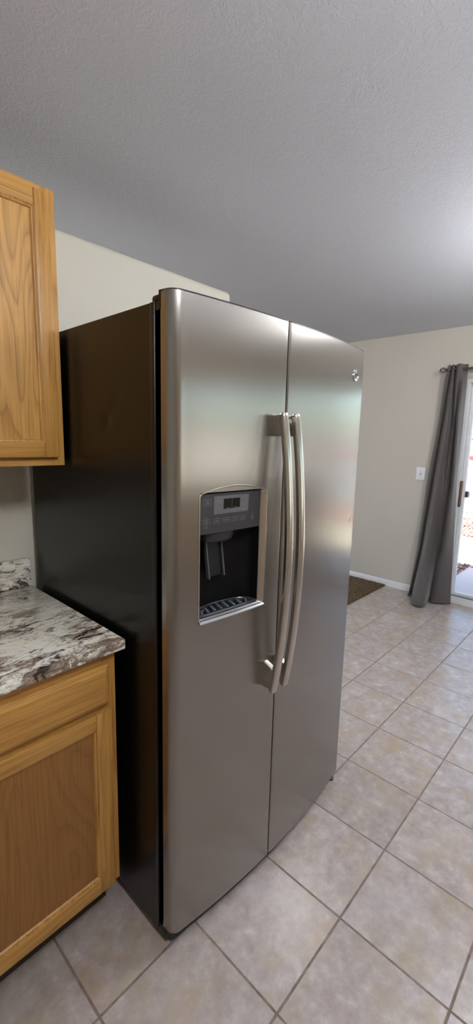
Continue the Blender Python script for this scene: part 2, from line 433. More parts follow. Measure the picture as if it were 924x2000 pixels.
# dining globe lamp, and unseen globes added to fill kitchen and next room
def globe_light(label, cx, cy, r, strength):
    t = thing('ceiling_light', label, 'ceiling light', (cx, cy, ZC))
    bm = bmesh.new(); prof = [(.085, ZC), (.085, ZC - .02), (.07, ZC - .035), (.055, ZC - .05)]
    loft(bm, [[Vector((cx + q * math.cos(2 * PI * k / 32), cy + q * math.sin(2 * PI * k / 32), z)) for k in range(32)] for q, z in prof], True, True, True)
    obj('canopy', bm, 'trim', t, smooth=True)
    bm = bmesh.new(); bmesh.ops.create_uvsphere(bm, u_segments=32, v_segments=20, radius=r, matrix=Matrix.Translation((cx, cy, ZC - .045 - r)))
    obj('glass_globe', bm, emit_mat('lit_opal_globe', LAMP_COL, strength), t, smooth=True)
globe_light('unseen globe added as fill light on the kitchen ceiling behind the viewer', -.12, -1.2, .13, KITCHEN_FILL)
globe_light('unseen globe added as fill light on the ceiling of the carpeted room', .9, 2.9, .15, LIVING_FILL)
globe_light('white opal globe lamp on the dining ceiling to the right of the refrigerator', 1.95, -.80, .13, LAMP_D)

# baseboards
BP = [(0, 0), (0, .062), (-.004, .062), (-.008, .056), (-.009, .044), (-.012, .040), (-.013, 0)]
bm = bmesh.new(); extrude_profile(bm, BP, (XF, .36, 0), (XF, YL, 0)); struct('baseboard_right', bm, 'trim')
bm = bmesh.new(); extrude_profile(bm, BP, (XF, YK, 0), (XF, DOOR[0] - .02, 0)); struct('baseboard_right_kitchen', bm, 'trim')
bm = bmesh.new(); extrude_profile(bm, BP, (1.0266, .75, 0), (1.0266, .898, 0), out=Vector((-1, 0, 0))); struct('baseboard_partition', bm, 'trim')

# carpet of the next room
bm = bmesh.new()
def grid(bm, xs, ys, zf):
    V = [[bm.verts.new((x, y, zf(x, y))) for y in ys] for x in xs]
    for i in range(len(xs) - 1):
        for j in range(len(ys) - 1): bm.faces.new((V[i][j], V[i + 1][j], V[i + 1][j + 1], V[i][j + 1]))
def lin(a, b, n): return [a + (b - a) * i / (n - 1) for i in range(n)]
fx = [XL] + lin(-.5, 2.5, 7) + lin(2.56, XF, 150); fy = [.9142] + lin(.92, 1.75, 120) + lin(1.9, YL, 6)
grid(bm, fx, fy, lambda x, y: (.0 if y < .9145 else .012) + (random.uniform(-.005, .006) if (2.5 < x and .9145 < y < 1.8) else 0))
o = obj('carpet', bm, 'carpet', smooth=False)
tag(o, 'brown speckled carpet starting at the tile edge beyond the refrigerator', 'carpet', kind='stuff')

# sliding glass door ---------------------------------------------------------
dy0, dy1, dz1 = DOOR[0], DOOR[1], DOOR[3]
def frame_x(bm, x0, x1, y0, y1, z0, z1, wl, wr, wb, wt):
    bx(bm, x0, x1, y0, y0 + wl, z0, z1); bx(bm, x0, x1, y1 - wr, y1, z0, z1)
    bx(bm, x0, x1, y0 + wl, y1 - wr, z0, z0 + wb); bx(bm, x0, x1, y0 + wl, y1 - wr, z1 - wt, z1)
bm = bmesh.new(); frame_x(bm, XF - .012, XF + .15, dy0, dy1, 0, dz1, .026, .026, .052, .03)
bx(bm, XF - .018, XF - .012, dy0, dy1, .0, .03)
door = struct('door_1', bm, 'vinyl')
bm = bmesh.new(); frame_x(bm, XF + .045, XF + .085, -.62, dy1 - .028, .055, dz1 - .032, .05, .030, .03, .05)
frame_x(bm, XF + .040, XF + .045, -.61, dy1 - .034, .065, dz1 - .04, .03, .012, .014, .03)
obj('sash', bm, 'vinyl', door)
obj('pane', box(XF + .062, XF + .068, -.57, dy1 - .058, .085, dz1 - .082), 'glass', door)
bm = bmesh.new(); frame_x(bm, XF + .095, XF + .135, dy0 + .026, -.57, .055, dz1 - .032, .05, .05, .05, .05)
obj('sash', bm, 'vinyl', door)
obj('pane', box(XF + .112, XF + .118, dy0 + .076, -.62, .105, dz1 - .082), 'glass', door)
bm = bmesh.new(); bx(bm, XF + .02, XF + .026, dy0 + .026, dy1 - .026, .052, .062); bx(bm, XF + .088, XF + .094, dy0 + .026, dy1 - .026, .052, .062)
obj('track', bm, 'slot', door)
# wooden pull inside, dark pull outside
bm = box(XF - .004, XF + .040, .300, .322, .885, 1.118, .006, 2)
o = obj('pull_handle', bm, 'wood_pull', door, smooth=True); o['label'] = 'brown wooden pull'
bm = box(XF + .075, XF + .125, .262, .300, .968, 1.022, .005, 2)
o = obj('outside_pull', bm, 'darkpull', door, smooth=True); o['label'] = 'dark grey outside pull'
bm = bmesh.new(); tube(bm, [(XF + .030, .315, 1.065), (XF + .042, .315, 1.065)], .006, 10); obj('latch_screw', bm, 'rod', door)

# windows in the unseen walls
def window(name, along, d0, d1, a0, a1, z0, z1):
    def B(bm, p0, p1, q0, q1, r0, r1):
        return bx(bm, p0, p1, q0, q1, r0, r1) if along == 'x' else bx(bm, q0, q1, p0, p1, r0, r1)
    bm = bmesh.new(); t = .035; m = (a0 + a1) / 2; dm = (d0 + d1) / 2
    B(bm, a0, a0 + t, d0, d1, z0, z1); B(bm, a1 - t, a1, d0, d1, z0, z1); B(bm, a0 + t, a1 - t, d0, d1, z0, z0 + t); B(bm, a0 + t, a1 - t, d0, d1, z1 - t, z1); B(bm, m - .025, m + .025, d0, d1, z0 + t, z1 - t)
    wobj = struct(name, bm, 'vinyl')
    obj('pane', B(bmesh.new(), a0 + t, m - .025, dm - .003, dm + .003, z0 + t, z1 - t), 'glass', wobj)
    obj('pane', B(bmesh.new(), m + .025, a1 - t, dm - .003, dm + .003, z0 + t, z1 - t), 'glass', wobj)
window('window_1', 'y', XF + .06, XF + .12, *WIN)
window('window_3', 'x', YK - .12, YK - .06, *KWIN)
window('window_2', 'x', YL + .06, YL + .12, *LWIN)  # unseen end-wall window, added to light the living room

# ------------------------------------------------------------------ outside
GZ = -.12
bm = bmesh.new()
for a0, a1, b0, b1 in ((7.382, 9.62, -8.94, 12), (5.312, 5.578, -8.94, 12), (XF + .162, 5.31, .602, 12), (XF + .162, 5.31, -8.94, -4.002)):
    bx(bm, a0, a1, b0, b1, GZ - .15, GZ - .005)
o = obj('gravel_yard', bm, 'gravel'); tag(o, 'pinkish gravel yard seen through the glass door', 'gravel', kind='stuff')
bm = bmesh.new()
for k in range(2600):
    if k < 1900: x, y = random.uniform(7.43, 9.55), random.uniform(.6, 2.4)
    else: x, y = random.uniform(4.3, 5.54), random.uniform(.3, 1.3)
    if x < 5.36 and y < .65: continue
    r = random.uniform(.012, .034)
    mtx = Matrix.Translation((x, y, GZ - .005 + r * .62)) @ Matrix.Rotation(random.uniform(0, 6), 4, 'Z') @ Matrix.Diagonal((r, r * random.uniform(.6, 1), r * .6, 1))
    bmesh.ops.create_icosphere(bm, subdivisions=1, radius=1, matrix=mtx)
o = obj('loose_stones', bm, 'gravel'); tag(o, 'loose pink and brown stones scattered over the yard', 'stones', kind='stuff')
bm = box(XF + .162, 5.31, -4.0, .60, GZ - .1, GZ + .03, .012, 2); o = obj('patio_slab', bm, 'slab', smooth=True); tag(o, 'grey concrete patio slab in shade outside the glass door', 'patio')
bm = box(5.58, 7.38, -8.0, 8.0, GZ - .1, GZ + .012, .012, 2); o = obj('garden_walkway', bm, 'walk', smooth=True); tag(o, 'bright cream concrete walkway crossing the sunny yard', 'walkway')
o = obj('side_bounce_paving', box(XL - 4, XF + .16, -8.995, YK - .165, GZ - .15, GZ + .01), 'walk'); tag(o, 'unseen pale paving added outside the kitchen window to bounce light in', 'paving')  # pale ground added to bounce sunlight through the kitchen window
t = thing('side_bounce_wall', 'unseen white block wall added beyond the kitchen window to brighten its reflection', 'garden wall', (0, -9.1, GZ - .1))
obj('block_courses', box(XL - 4, 9.6, -9.2, -9.0, GZ - .1, 1.56), plain('bounce_wall_white', (226, 222, 214), .9), t)  # added wall, whitened to brighten the window's reflection in the steel
obj('cap_course', box(XL - 4, 9.6, -9.23, -8.97, 1.56, 1.62, .01), 'slab', t)
t = thing('block_wall', 'white painted block wall with a red band at the back of the yard', 'garden wall', (9.66, 0, GZ - .1))
obj('block_courses', box(9.66, 9.86, -12, 12, GZ - .1, 1.56), 'block', t)
obj('cap_course', box(9.63, 9.89, -12, 12, 1.56, 1.62, .01), 'slab', t)
o = obj('painted_band', box(9.652, 9.66, -12, 12, 1.12, 1.19), 'red', t); o['label'] = 'faded red painted band'

# ------------------------------------------------------------------ refrigerator
FR = thing('refrigerator', 'tall stainless steel side-by-side refrigerator with black sides and ice dispenser', 'refrigerator', (.4536, .33, 0))
W, HC, HD, ZB = .9072, 1.747, 1.7675, .0516
SEAM = .3865
def dY(x): return -.1035 + .036 * ((x - .4536) / .4536) ** 2

# black case with a shallow dent on its side
bm = bmesh.new()
ys = sorted(set([0.0, .7104] + [.0 + i * .7104 / 60 for i in range(61)])); zs = sorted([.028 + i * (HC - .028) / 120 for i in range(121)])
def dent(y, z):
    d = math.hypot((y - .212) / 1.0, (z - 1.483) / 1.0); a = .0045 * math.exp(-(d / .014) ** 2)
    yy, zz = y - .175, z - 1.52; s = (yy * .66 - zz * .75) ; q = (yy * .75 + zz * .66)
    return a + .0016 * math.exp(-(q / .010) ** 2 - (s / .05) ** 2)
V = [[bm.verts.new((dent(y, z), y, z)) for z in zs] for y in ys]
for i in range(len(ys) - 1):
    for j in range(len(zs) - 1): bm.faces.new((V[i][j], V[i + 1][j], V[i + 1][j + 1], V[i][j + 1]))
inner = [[bm.verts.new((W, y, z)) for z in (zs[0], zs[-1])] for y in (ys[0], ys[-1])]
def strip(vlist, a, b): bm.faces.new(vlist + [b, a])
strip([V[0][j] for j in range(len(zs))], inner[0][0], inner[0][1])
strip([V[-1][j] for j in range(len(zs))][::1], inner[1][0], inner[1][1])
strip([V[i][-1] for i in range(len(ys))], inner[0][1], inner[1][1])
strip([V[i][0] for i in range(len(ys))], inner[0][0], inner[1][0])
bm.faces.new((inner[0][0], inner[0][1], inner[1][1], inner[1][0]))
obj('case', bm, 'black', FR, smooth=True)
# glossy front flange and gasket gap
obj('front_flange', box(-.0015, W + .0015, -.006, .012, .030, HC + .001, .002, 2), 'blackp', FR, smooth=True)
bm = bmesh.new(); bx(bm, .012, SEAM - .012, -.016, -.006, .07, HC - .03); bx(bm, SEAM + .012, W - .012, -.016, -.006, .07, HC - .03)
obj('door_gasket', bm, 'gasket', FR)
bm = bmesh.new(); prism(bm, [(.012, .03)] + [(x, dY(x) + .024) for x in lin(.012, W - .03, 20)] + [(W - .03, .03)], .007, .0495); obj('kick_grille', bm, 'blackp', FR, smooth=True)  # black grille set forward to widen the band of shade under the doors
def foot(x, y):
    bm = bmesh.new(); tube(bm, [(x, y, 0), (x, y, .008), (x, y, .010), (x, y, .048)], [.015, .015, .010, .010], 14); obj('leveling_foot', bm, 'blackp', FR, smooth=True)
foot(.060, -.030); foot(W - .022, -.046); foot(.05, .64); foot(W - .05, .64)
bm = box(.0015, .075, -.040, .006, .010, .0500, .004, 2); obj('bottom_hinge', bm, 'blackp', FR, smooth=True)
bm = box(W - .075, W - .006, -.062, .0, .036, .0505, .004, 2); obj('bottom_hinge', bm, 'blackp', FR, smooth=True)
for x0, x1 in ((.006, .088), (W - .088, W - .006)):
    bm = box(x0, x1, -.0215, .016, HC + .0005, HC + .019, .008, 4); obj('hinge_cover', bm, 'blackp', FR, smooth=True)

def door_plan(x0, x1, round_left, round_right):
    r = .030; sr = .006; P = []
    def arc(cx, cy, rx, ry, a0, a1, n):
        return [(cx + rx * math.cos(a0 + (a1 - a0) * i / n), cy + ry * math.sin(a0 + (a1 - a0) * i / n)) for i in range(n + 1)]
    yb = -.012
    rl = r if round_left else sr; rr_ = r if round_right else sr
    yl = dY(x0 + rl); yr = dY(x1 - rr_)
    P += [(x0, yb), (x0, -.024), (x0, -.028)]
    P += arc(x0 + rl, yl + rl, rl, rl, PI, 1.5 * PI, 12)
    for i in range(1, 24):
        x = x0 + rl + (x1 - rr_ - x0 - rl) * i / 24; P.append((x, dY(x)))
    P += arc(x1 - rr_, yr + rr_, rr_, rr_, -.5 * PI, 0, 12)
    P += [(x1, -.028), (x1, -.024), (x1, yb)]
    return P
HOLE = (.0805, .3105, .975, 1.309)
def make_door(name, x0, x1, rl, rr_, hole):
    P = door_plan(x0, x1, rl, rr_)
    if hole:
        for hx in (HOLE[0], HOLE[1]): P.append((hx, dY(hx)))
        body = sorted(P[15:-15] if False else P, key=lambda p: 0)
        # keep order along the outline: insert the two extra columns by x among the front points
        base = door_plan(x0, x1, rl, rr_); out = []
        for a, b in zip(base, base[1:]):
            out.append(a)
            for hx in (HOLE[0], HOLE[1]):
                if a[0] < hx < b[0]: out.append((hx, dY(hx)))
        out.append(base[-1]); P = out
    Z = [ZB, ZB + .002] + lin(ZB + .03, .95, 12) + [HOLE[2]] + lin(1.02, 1.28, 6) + [HOLE[3]] + lin(1.36, 1.70, 8) + [1.733, HD - .003, HD]
    bm = bmesh.new()
    grid_v = {}
    cx = (x0 + x1) / 2
    def ins(p, k):   # roll the top and bottom edges inwards a little
        x, y = p
        return (x + (.0025 * k if x < x0 + .02 else -.0025 * k if x > x1 - .02 else 0), y + .0025 * k)
    for j, z in enumerate(Z):
        k = 1.0 if j in (0, len(Z) - 1) else 0
        for i, p in enumerate(P):
            q = ins(p, k) if p[1] < -.03 else p
            grid_v[i, j] = bm.verts.new((q[0], q[1], z))
    n = len(P)
    for i in range(n - 1):
        rear = (P[i][1] > -.026 or P[i + 1][1] > -.026)
        for j in range(len(Z) - 1):
            if rear and Z[j] >= 1.733: continue
            if hole and P[i][0] >= HOLE[0] - 1e-6 and P[i + 1][0] <= HOLE[1] + 1e-6 and P[i][1] < -.06 and Z[j] >= HOLE[2] - 1e-6 and Z[j + 1] <= HOLE[3] + 1e-6: continue
            bm.faces.new((grid_v[i, j], grid_v[i + 1, j], grid_v[i + 1, j + 1], grid_v[i, j + 1]))
    bmesh.ops.delete(bm, geom=[v for v in bm.verts if not v.link_faces], context='VERTS')
    d = obj(name, bm, 'steel', FR, smooth=True, uv=XZ, fixn=True)
    # dark plastic end caps, stepped down at the hinge side
    bm = bmesh.new()
    mid = [(p[0] + (.002 if p[0] < x0 + .02 else -.002 if p[0] > x1 - .02 else 0), p[1] + .002) for p in P if p[1] < -.029]
    fr = [(x0 - .0005, -.022), (x0 - .0005, -.0275)] + mid + [(x1 + .0005, -.0275), (x1 + .0005, -.022)]
    prism(bm, fr, 1.728, HD + .0012)
    obj('end_cap', bm, 'blackp', d); bm = bmesh.new()
    prism(bm, [(x0 - .0005, -.012), (x0 - .0005, -.0221), (x1 + .0005, -.0221), (x1 + .0005, -.012)], 1.727, 1.746)
    obj('end_cap', bm, 'blackp', d); bm = bmesh.new()
    prism(bm, [(x0 + .001, -.012)] + mid + [(x1 - .001, -.012)], ZB - .0012, ZB + .006)
    obj('end_cap', bm, 'blackp', d)
    bm = bmesh.new(); bx(bm, x0 + .001, x1 - .001, -.014, -.0115, ZB + .003, 1.735); obj('door_back', bm, 'seal', d)
    return d
def ding(door_, x, z):
    me = door_.data; bm = bmesh.new(); bm.from_mesh(me)
    o_ = ORG[door_.name]
    fs = [f for f in bm.faces if abs(f.calc_center_median().x + o_.x - x) < .05 and abs(f.calc_center_median().z + o_.z - z) < .06 and f.normal.y < -.8]
    es = list({e for f in fs for e in f.edges})
    bmesh.ops.subdivide_edges(bm, edges=es, cuts=14, use_grid_fill=True)
    for v in bm.verts:
        d = math.hypot((v.co.x + o_.x - x) / .009, (v.co.z + o_.z - z) / .011)
        if d < 3 and abs(v.co.y + o_.y - dY(v.co.x + o_.x)) < .004: v.co.y += .0012 * math.exp(-d * d)
    for f in bm.faces: f.smooth = True
    bm.to_mesh(me); bm.free()
    lay = me.uv_layers['UVMap']
    for l in me.loops: lay.data[l.index].uv = (me.vertices[l.vertex_index].co.x, me.vertices[l.vertex_index].co.z)
    me.set_sharp_from_angle(angle=math.radians(38))
DL = make_door('freezer_door', 0.0, SEAM - .0024, True, False, True)
DR = make_door('fresh_food_door', SEAM + .0024, W, False, True, False)
ding(DR, .847, 1.157)

# handles
def handle(door_, xc):
    z0, z1 = .690, 1.5155; n = 40; loops = []
    hw, ht = .0128, .0105
    sec = []
    for k in range(20):
        a = 2 * PI * k / 20
        ca, sa = math.cos(a), math.sin(a)
        sec.append((hw * math.copysign(abs(ca) ** .62, ca), ht * math.copysign(abs(sa) ** .72, sa)))
    ends = [(-1, .70), (-.992, .90), (-.985, 1.0)]
    ts = [(-1, .80), (-.994, .95), (-.986, 1)] + [(-.97 + 1.94 * i / n, 1) for i in range(n + 1)] + [(.986, 1), (.994, .95), (1, .80)]
    for tt, s in ts:
        z = (z0 + z1) / 2 + tt * (z1 - z0) / 2
        y = -.1325 - .0365 * (1 - tt * tt)
        dydz = .073 * tt / ((z1 - z0) / 2); nrm = Vector((0, -1, dydz)).normalized()
        loops.append([Vector((xc + a * s, y, z)) + nrm * b * s for a, b in sec])
    bm = bmesh.new(); loft(bm, loops, True, True, True)
    h = obj('handle', bm, 'handle', door_, smooth=True, uv=XZ)
    for za, zb_ in ((1.4535, 1.511), (.697, .768)):
        ztop = za > 1
        bm = bmesh.new()
        ysurf = dY(xc) + .002
        # wedge-shaped mount that widens towards the door
        if ztop: pr = [(ysurf, za), (ysurf, zb_), (-.136, zb_), (-.139, za)]
        else: pr = [(ysurf, za), (ysurf, zb_ + .012), (-.126, zb_), (-.142, zb_ - .01), (-.137, za)]
        a = [bm.verts.new((xc - .008, y, z)) for y, z in pr]; b = [bm.verts.new((xc + .010, y, z)) for y, z in pr]
        m = len(pr)
        for i in range(m): bm.faces.new((a[i], a[(i + 1) % m], b[(i + 1) % m], b[i]))
        bm.faces.new(a); bm.faces.new(b[::-1]); bevel(bm, .0015, 2)
        hm = obj('handle_mount', bm, 'handle', door_, smooth=True, uv=XZ)
handle(DL, .3345); handle(DR, .3905)

# round chrome badge with a monogram
bx_, bz_ = .813, 1.672
by_ = dY(bx_)
nx = 2 * .036 * (bx_ - .4536) / .4536 ** 2
bn = Vector((nx, -1, 0)).normalized(); bt = Vector((1, nx, 0)).normalized()
def bpt(u, v, h): return Vector((bx_, by_, bz_)) + bt * u + Vector((0, 0, 1)) * v + bn * h
bm = bmesh.new()
loops = []
for r, h in ((.0195, -.001), (.0195, .0025), (.0185, .0038), (.0168, .0038), (.0158, .0022), (.006, .0030), (.0005, .0032)):
    loops.append([bpt(r * math.cos(2 * PI * k / 40), r * math.sin(2 * PI * k / 40), h) for k in range(40)])
loft(bm, loops, True, False, True)
bd = obj('badge', bm, 'chrome', DR, smooth=True); bd['label'] = 'round chrome badge'
bm = bmesh.new()
def stroke(pts, r=.0007):
    tube(bm, [bpt(u * .001, v * .001, .0034) for u, v in pts], r, 6)
def arcs(cx, cy, rx, ry, a0, a1, n=14): return [(cx + rx * math.cos(math.radians(a0 + (a1 - a0) * i / n)), cy + ry * math.sin(math.radians(a0 + (a1 - a0) * i / n))) for i in range(n + 1)]
stroke(arcs(-4.5, 3.2, 4.0, 4.2, 20, 320) ); stroke([(-1.2, 1.4), (-1.2, -3.5)] + arcs(-4.6, -3.8, 3.4, 3.6, 0, -170))
stroke(arcs(5.0, 3.6, 3.2, 3.4, 40, 270)); stroke(arcs(5.0, -3.2, 4.0, 3.5, 90, 320))
for a0 in (0, 90, 180, 270): stroke(arcs(0, 0, 12.6, 12.6, a0 + 8, a0 + 60))
obj('badge_monogram', bm, 'dgrey', DR, smooth=True)

# ------------------------------------------------------------------ dispenser
ZT = 1.309
def loop_rect(x0, x1, z0, z1, r, arch, h, n=8, m=16):
    """rounded rectangle with an arched top edge; h = depth behind (+) or before (-) the door skin"""
    pts = []
    def cor(cx, cz, a0):
        for i in range(n + 1):
            a = a0 + (PI / 2) * i / n; pts.append((cx + r * math.cos(a), cz + r * math.sin(a)))
    cor(x1 - r, z0 + r, -PI / 2)                       # lower right
    cor(x1 - r, z1 - r, 0)                             # upper right
    for i in range(1, m):
        x = x1 - r + (x0 + r - x1 + r) * i / m; pts.append((x, z1 + arch * (1 - ((x - (x0 + x1) / 2) / ((x1 - x0) / 2 - r)) ** 2)))
    cor(x0 + r, z1 - r, PI / 2); cor(x0 + r, z0 + r, PI)
    return [Vector((x, dY(x) + h, z)) for x, z in pts]
bm = bmesh.new()
loft(bm, [loop_rect(.0755, .3155, .9665, 1.3095, .016, .0165, .001), loop_rect(.0755, .3155, .9665, 1.3095, .016, .0165, -.0010),
          loop_rect(.0770, .3140, .9680, 1.3080, .015, .0165, -.0016), loop_rect(.0790, .3120, .9700, 1.3070, .013, .0145, -.0012),
          loop_rect(.0845, .2985, .9735, 1.3035, .008, .0030, .010), loop_rect(.0850, .2975, .9740, 1.3030, .008, .0030, .016)])
DS = obj('ice_dispenser', bm, 'handle', FR, smooth=True, uv=XZ)
# cavity with a rounded back
bm = bmesh.new()
x0c, x1c = .0850, .2975; xm = (x0c + x1c) / 2; hw = (x1c - x0c) / 2
flin = lambda x: dY(.085) + .012 + (dY(.2975) - dY(.085)) * (x - .085) / .2125   # mouth of the recess follows the bowed door
def cav(z):
    L = []
    for i in range(25):
        a = PI * i / 24; x = xm - hw * math.cos(a)
        L.append(Vector((x, flin(x) + .060 * max(0, math.sin(a)) ** .55, z)))
    return L
loft(bm, [cav(.970), cav(1.304)], closed=False)
for z in (.970, 1.304):
    L = cav(z); bm.faces.new([bm.verts.new(p) for p in L])
obj('recess_liner', bm, 'void', DS, smooth=True)
# control panel
bm = bmesh.new()
pz0, pz1 = 1.2005, 1.3045
ypan = lambda x, z: dY(x) + .0065 + .004 * (1 - (z - pz0) / (pz1 - pz0))
nx_ = 16
top = []
xs_ = lin(.0852, .2972, nx_ + 1)
loopsA = [[Vector((x, ypan(x, z), z)) for x in xs_] for z in lin(pz0, pz1, 6)]
loft(bm, loopsA, closed=False)
L0 = [Vector((x, ypan(x, pz0), pz0)) for x in xs_]; L1 = [p + Vector((0, .03, .0)) for p in L0]
loft(bm, [L0, L1], closed=False)
obj('control_panel', bm, 'dgrey', DS, smooth=True)
def panel_patch(x0, x1, z0, z1, lift, mat, name):
    bm = bmesh.new()
    xs2 = lin(x0, x1, 6)
    f = [[Vector((x, ypan(x, z) - lift, z)) for x in xs2] for z in (z0, z1)]
    b = [[Vector((x, ypan(x, z) + .001, z)) for x in xs2] for z in (z0, z1)]
    loft(bm, [b[0], f[0], f[1], b[1]], closed=False)
    return obj(name, bm, mat, DS)
panel_patch(.1285, .2490, 1.2500, 1.2970, .0006, 'mgrey', 'display_surround')
panel_patch(.1600, .2165, 1.2625, 1.2890, .0012, 'screen', 'display')
panel_patch(.1875, .1885, 1.2640, 1.2880, .0016, 'mgrey', 'display_divider')

def text_bm(bm, s, cx, cz, h, lift=.0012):
    cu = bpy.data.curves.new('lettering', 'FONT'); cu.body = s; cu.size = h; cu.align_x = 'CENTER'; cu.align_y = 'CENTER'
    to = bpy.data.objects.new('lettering', cu); C.objects.link(to)
    bpy.context.view_layer.update()
    me = bpy.data.meshes.new_from_object(to.evaluated_get(bpy.context.evaluated_depsgraph_get()))
    tmp = bmesh.new(); tmp.from_mesh(me)
    mp = {}
    for v in tmp.verts:
        x = cx + v.co.x; z = cz + v.co.y
        mp[v.index] = bm.verts.new((x, ypan(x, z) - lift, z))
    for f in tmp.faces:
        try: bm.faces.new([mp[v.index] for v in f.verts])
        except ValueError: pass
    tmp.free(); bpy.data.objects.remove(to); bpy.data.curves.remove(cu); bpy.data.meshes.remove(me)
def outline(bm, cx, cz, w_, h_, t=.0005, lift=.0010):
    for (a0, a1, b0, b1) in ((cx - w_ / 2, cx + w_ / 2, cz - h_ / 2, cz - h_ / 2 + t), (cx - w_ / 2, cx + w_ / 2, cz + h_ / 2 - t, cz + h_ / 2),
                             (cx - w_ / 2, cx - w_ / 2 + t, cz - h_ / 2, cz + h_ / 2), (cx + w_ / 2 - t, cx + w_ / 2, cz - h_ / 2, cz + h_ / 2)):
        bm.faces.new([bm.verts.new((x, ypan(x, z) - lift, z)) for x, z in ((a0, b0), (a1, b0), (a1, b1), (a0, b1))])
def button(lines, cx, cz, w_=.021, h_=.0115, dot=False, box_=True, extra=None):
    bm = bmesh.new()
    if box_: outline(bm, cx, cz, w_, h_)
    th = .0046
    for i, s in enumerate(lines): text_bm(bm, s, cx, cz + (len(lines) - 1) * .0024 - i * .0048, th)
    if dot:
        z = cz + h_ / 2 + .0035; bm.faces.new([bm.verts.new((cx + .0009 * math.cos(a), ypan(cx, z) - .001, z + .0011 * math.sin(a))) for a in [2 * PI * k / 10 for k in range(10)]])
    if extra:
        for i, s in enumerate(extra): text_bm(bm, s, cx, cz - h_ / 2 - .005 - i * .0042, .0036)
    return obj('button_marking', bm, 'ink', DS, fixn=False)
button(['Door', 'Alarm'], .1075, 1.2830, .022, .0150)
button(['Reset', 'Filter'], .1060, 1.2330, .021, .0130, dot=True, extra=['Hold', '3 secs'])
button(['Water'], .1400, 1.2325, dot=True)
button(['Crushed'], .1710, 1.2325)
button(['Cubed'], .2010, 1.2325)
button(['Light'], .2300, 1.2325)
button(['Lock', 'Hold', '3 secs'], .2660, 1.2310, .02, .016, dot=True, box_=False)
for tx, x_, z_, h_ in (('Freezer', .1740, 1.2648, .0032), ('Refrigerator', .2025, 1.2648, .0032), ('+', .1440, 1.2840, .008), ('-', .1440, 1.2665, .008), ('+', .2330, 1.2690, .007), ('Refrigerator', .2330, 1.2560, .003)):
    bm = bmesh.new(); text_bm(bm, tx, x_, z_, h_, .0018); obj('display_lettering', bm, 'ink', DS, fixn=False)

# ice chute under the panel
bm = bmesh.new(); loops = []
for z, s in ((1.215, 1.0), (1.195, 1.0), (1.182, .97), (1.173, .86), (1.170, .70)):
    loops.append([Vector((.173 + .059 * s * math.cos(2 * PI * k / 32), -.046 + .028 * s * math.sin(2 * PI * k / 32), z)) for k in range(32)])
loft(bm, loops, True, True, True); obj('ice_chute', bm, 'chute', DS, smooth=True)
# paddle with two pale ribs
bm = bmesh.new()
def slant(bm, x0, x1, ya, yb, za, zb_, t):
    pts = [(ya, za), (yb, zb_), (yb + t, zb_), (ya + t, za)]
    a = [bm.verts.new((x0, y, z)) for y, z in pts]; b = [bm.verts.new((x1, y, z)) for y, z in pts]
    for i in range(4): bm.faces.new((a[i], a[(i + 1) % 4], b[(i + 1) % 4], b[i]))
    bm.faces.new(a); bm.faces.new(b[::-1])
slant(bm, .138, .193, -.034, -.050, 1.176, 1.074, .006)
pd = obj('paddle', bm, 'voidp', DS)
bm = bmesh.new(); slant(bm, .1345, .1390, -.041, -.057, 1.176, 1.070, .010); obj('paddle_rib', bm, 'lgrey', DS); bm = bmesh.new(); slant(bm, .1915, .1960, -.041, -.057, 1.176, 1.070, .010)
obj('paddle_rib', bm, 'lgrey', DS)
# drip tray: D-shaped rim with slanted slots
bm = bmesh.new()
def tray_loop(s, z, sh=0):
    L = []
    hwx = .1045 * s
    for i in range(25):
        a = PI * i / 24
        x = xm - hwx * math.cos(a); L.append(Vector((x, flin(x) + sh + .056 * s * max(0, math.sin(a)) ** .7, z)))
    for i in range(1, 12):
        x = xm + hwx - 2 * hwx * i / 12
        L.append(Vector((x, dY(x) + .0103 + sh + (1 - s) * .07, z)))
    return L
loft(bm, [tray_loop(1, .9712), tray_loop(1, .9820), tray_loop(.985, .9840, .0003), tray_loop(.95, .9840, .001), tray_loop(.92, .9820, .0015), tray_loop(.90, .9735, .002)], True, True, True)
TR = obj('drip_tray', bm, 'tray', DS, smooth=True)
bm = bmesh.new()
for k in range(8):
    xc = xm - .080 + .160 * k / 7
    hh = .9 * math.sqrt(max(0, 1 - ((xc - xm) / .098) ** 2))
    yb_ = flin(xc) + .007; ye = flin(xc) + .052 * hh
    x_s = .014
    pts = [(xc - .0040 - x_s / 2, yb_), (xc + .0040 - x_s / 2, yb_), (xc + .0040 + x_s / 2, ye), (xc - .0040 + x_s / 2, ye)]
    if ye - yb_ > .01:
        bb_ = bmesh.new(); prism(bb_, pts, .9733, .9832); bevel(bb_, .0012, 2); obj('tray_bar', bb_, 'bar', TR, smooth=True)
bm = bmesh.new(); L = [(x, dY(x)) for x in lin(.0795, .3125, 16)]
loft(bm, [[Vector((x, y + .0100, .9705)) for x, y in L], [Vector((x, y + .0100, .9752)) for x, y in L], [Vector((x, y - .0020, .9708)) for x, y in L], [Vector((x, y - .0050, .9685)) for x, y in L], [Vector((x, y - .0052, .9655)) for x, y in L], [Vector((x, y - .002, .9650)) for x, y in L]], closed=False)
o = obj('front_lip', bm, 'lip', DS, smooth=True); o['label'] = 'bright silver lip below the drip tray'

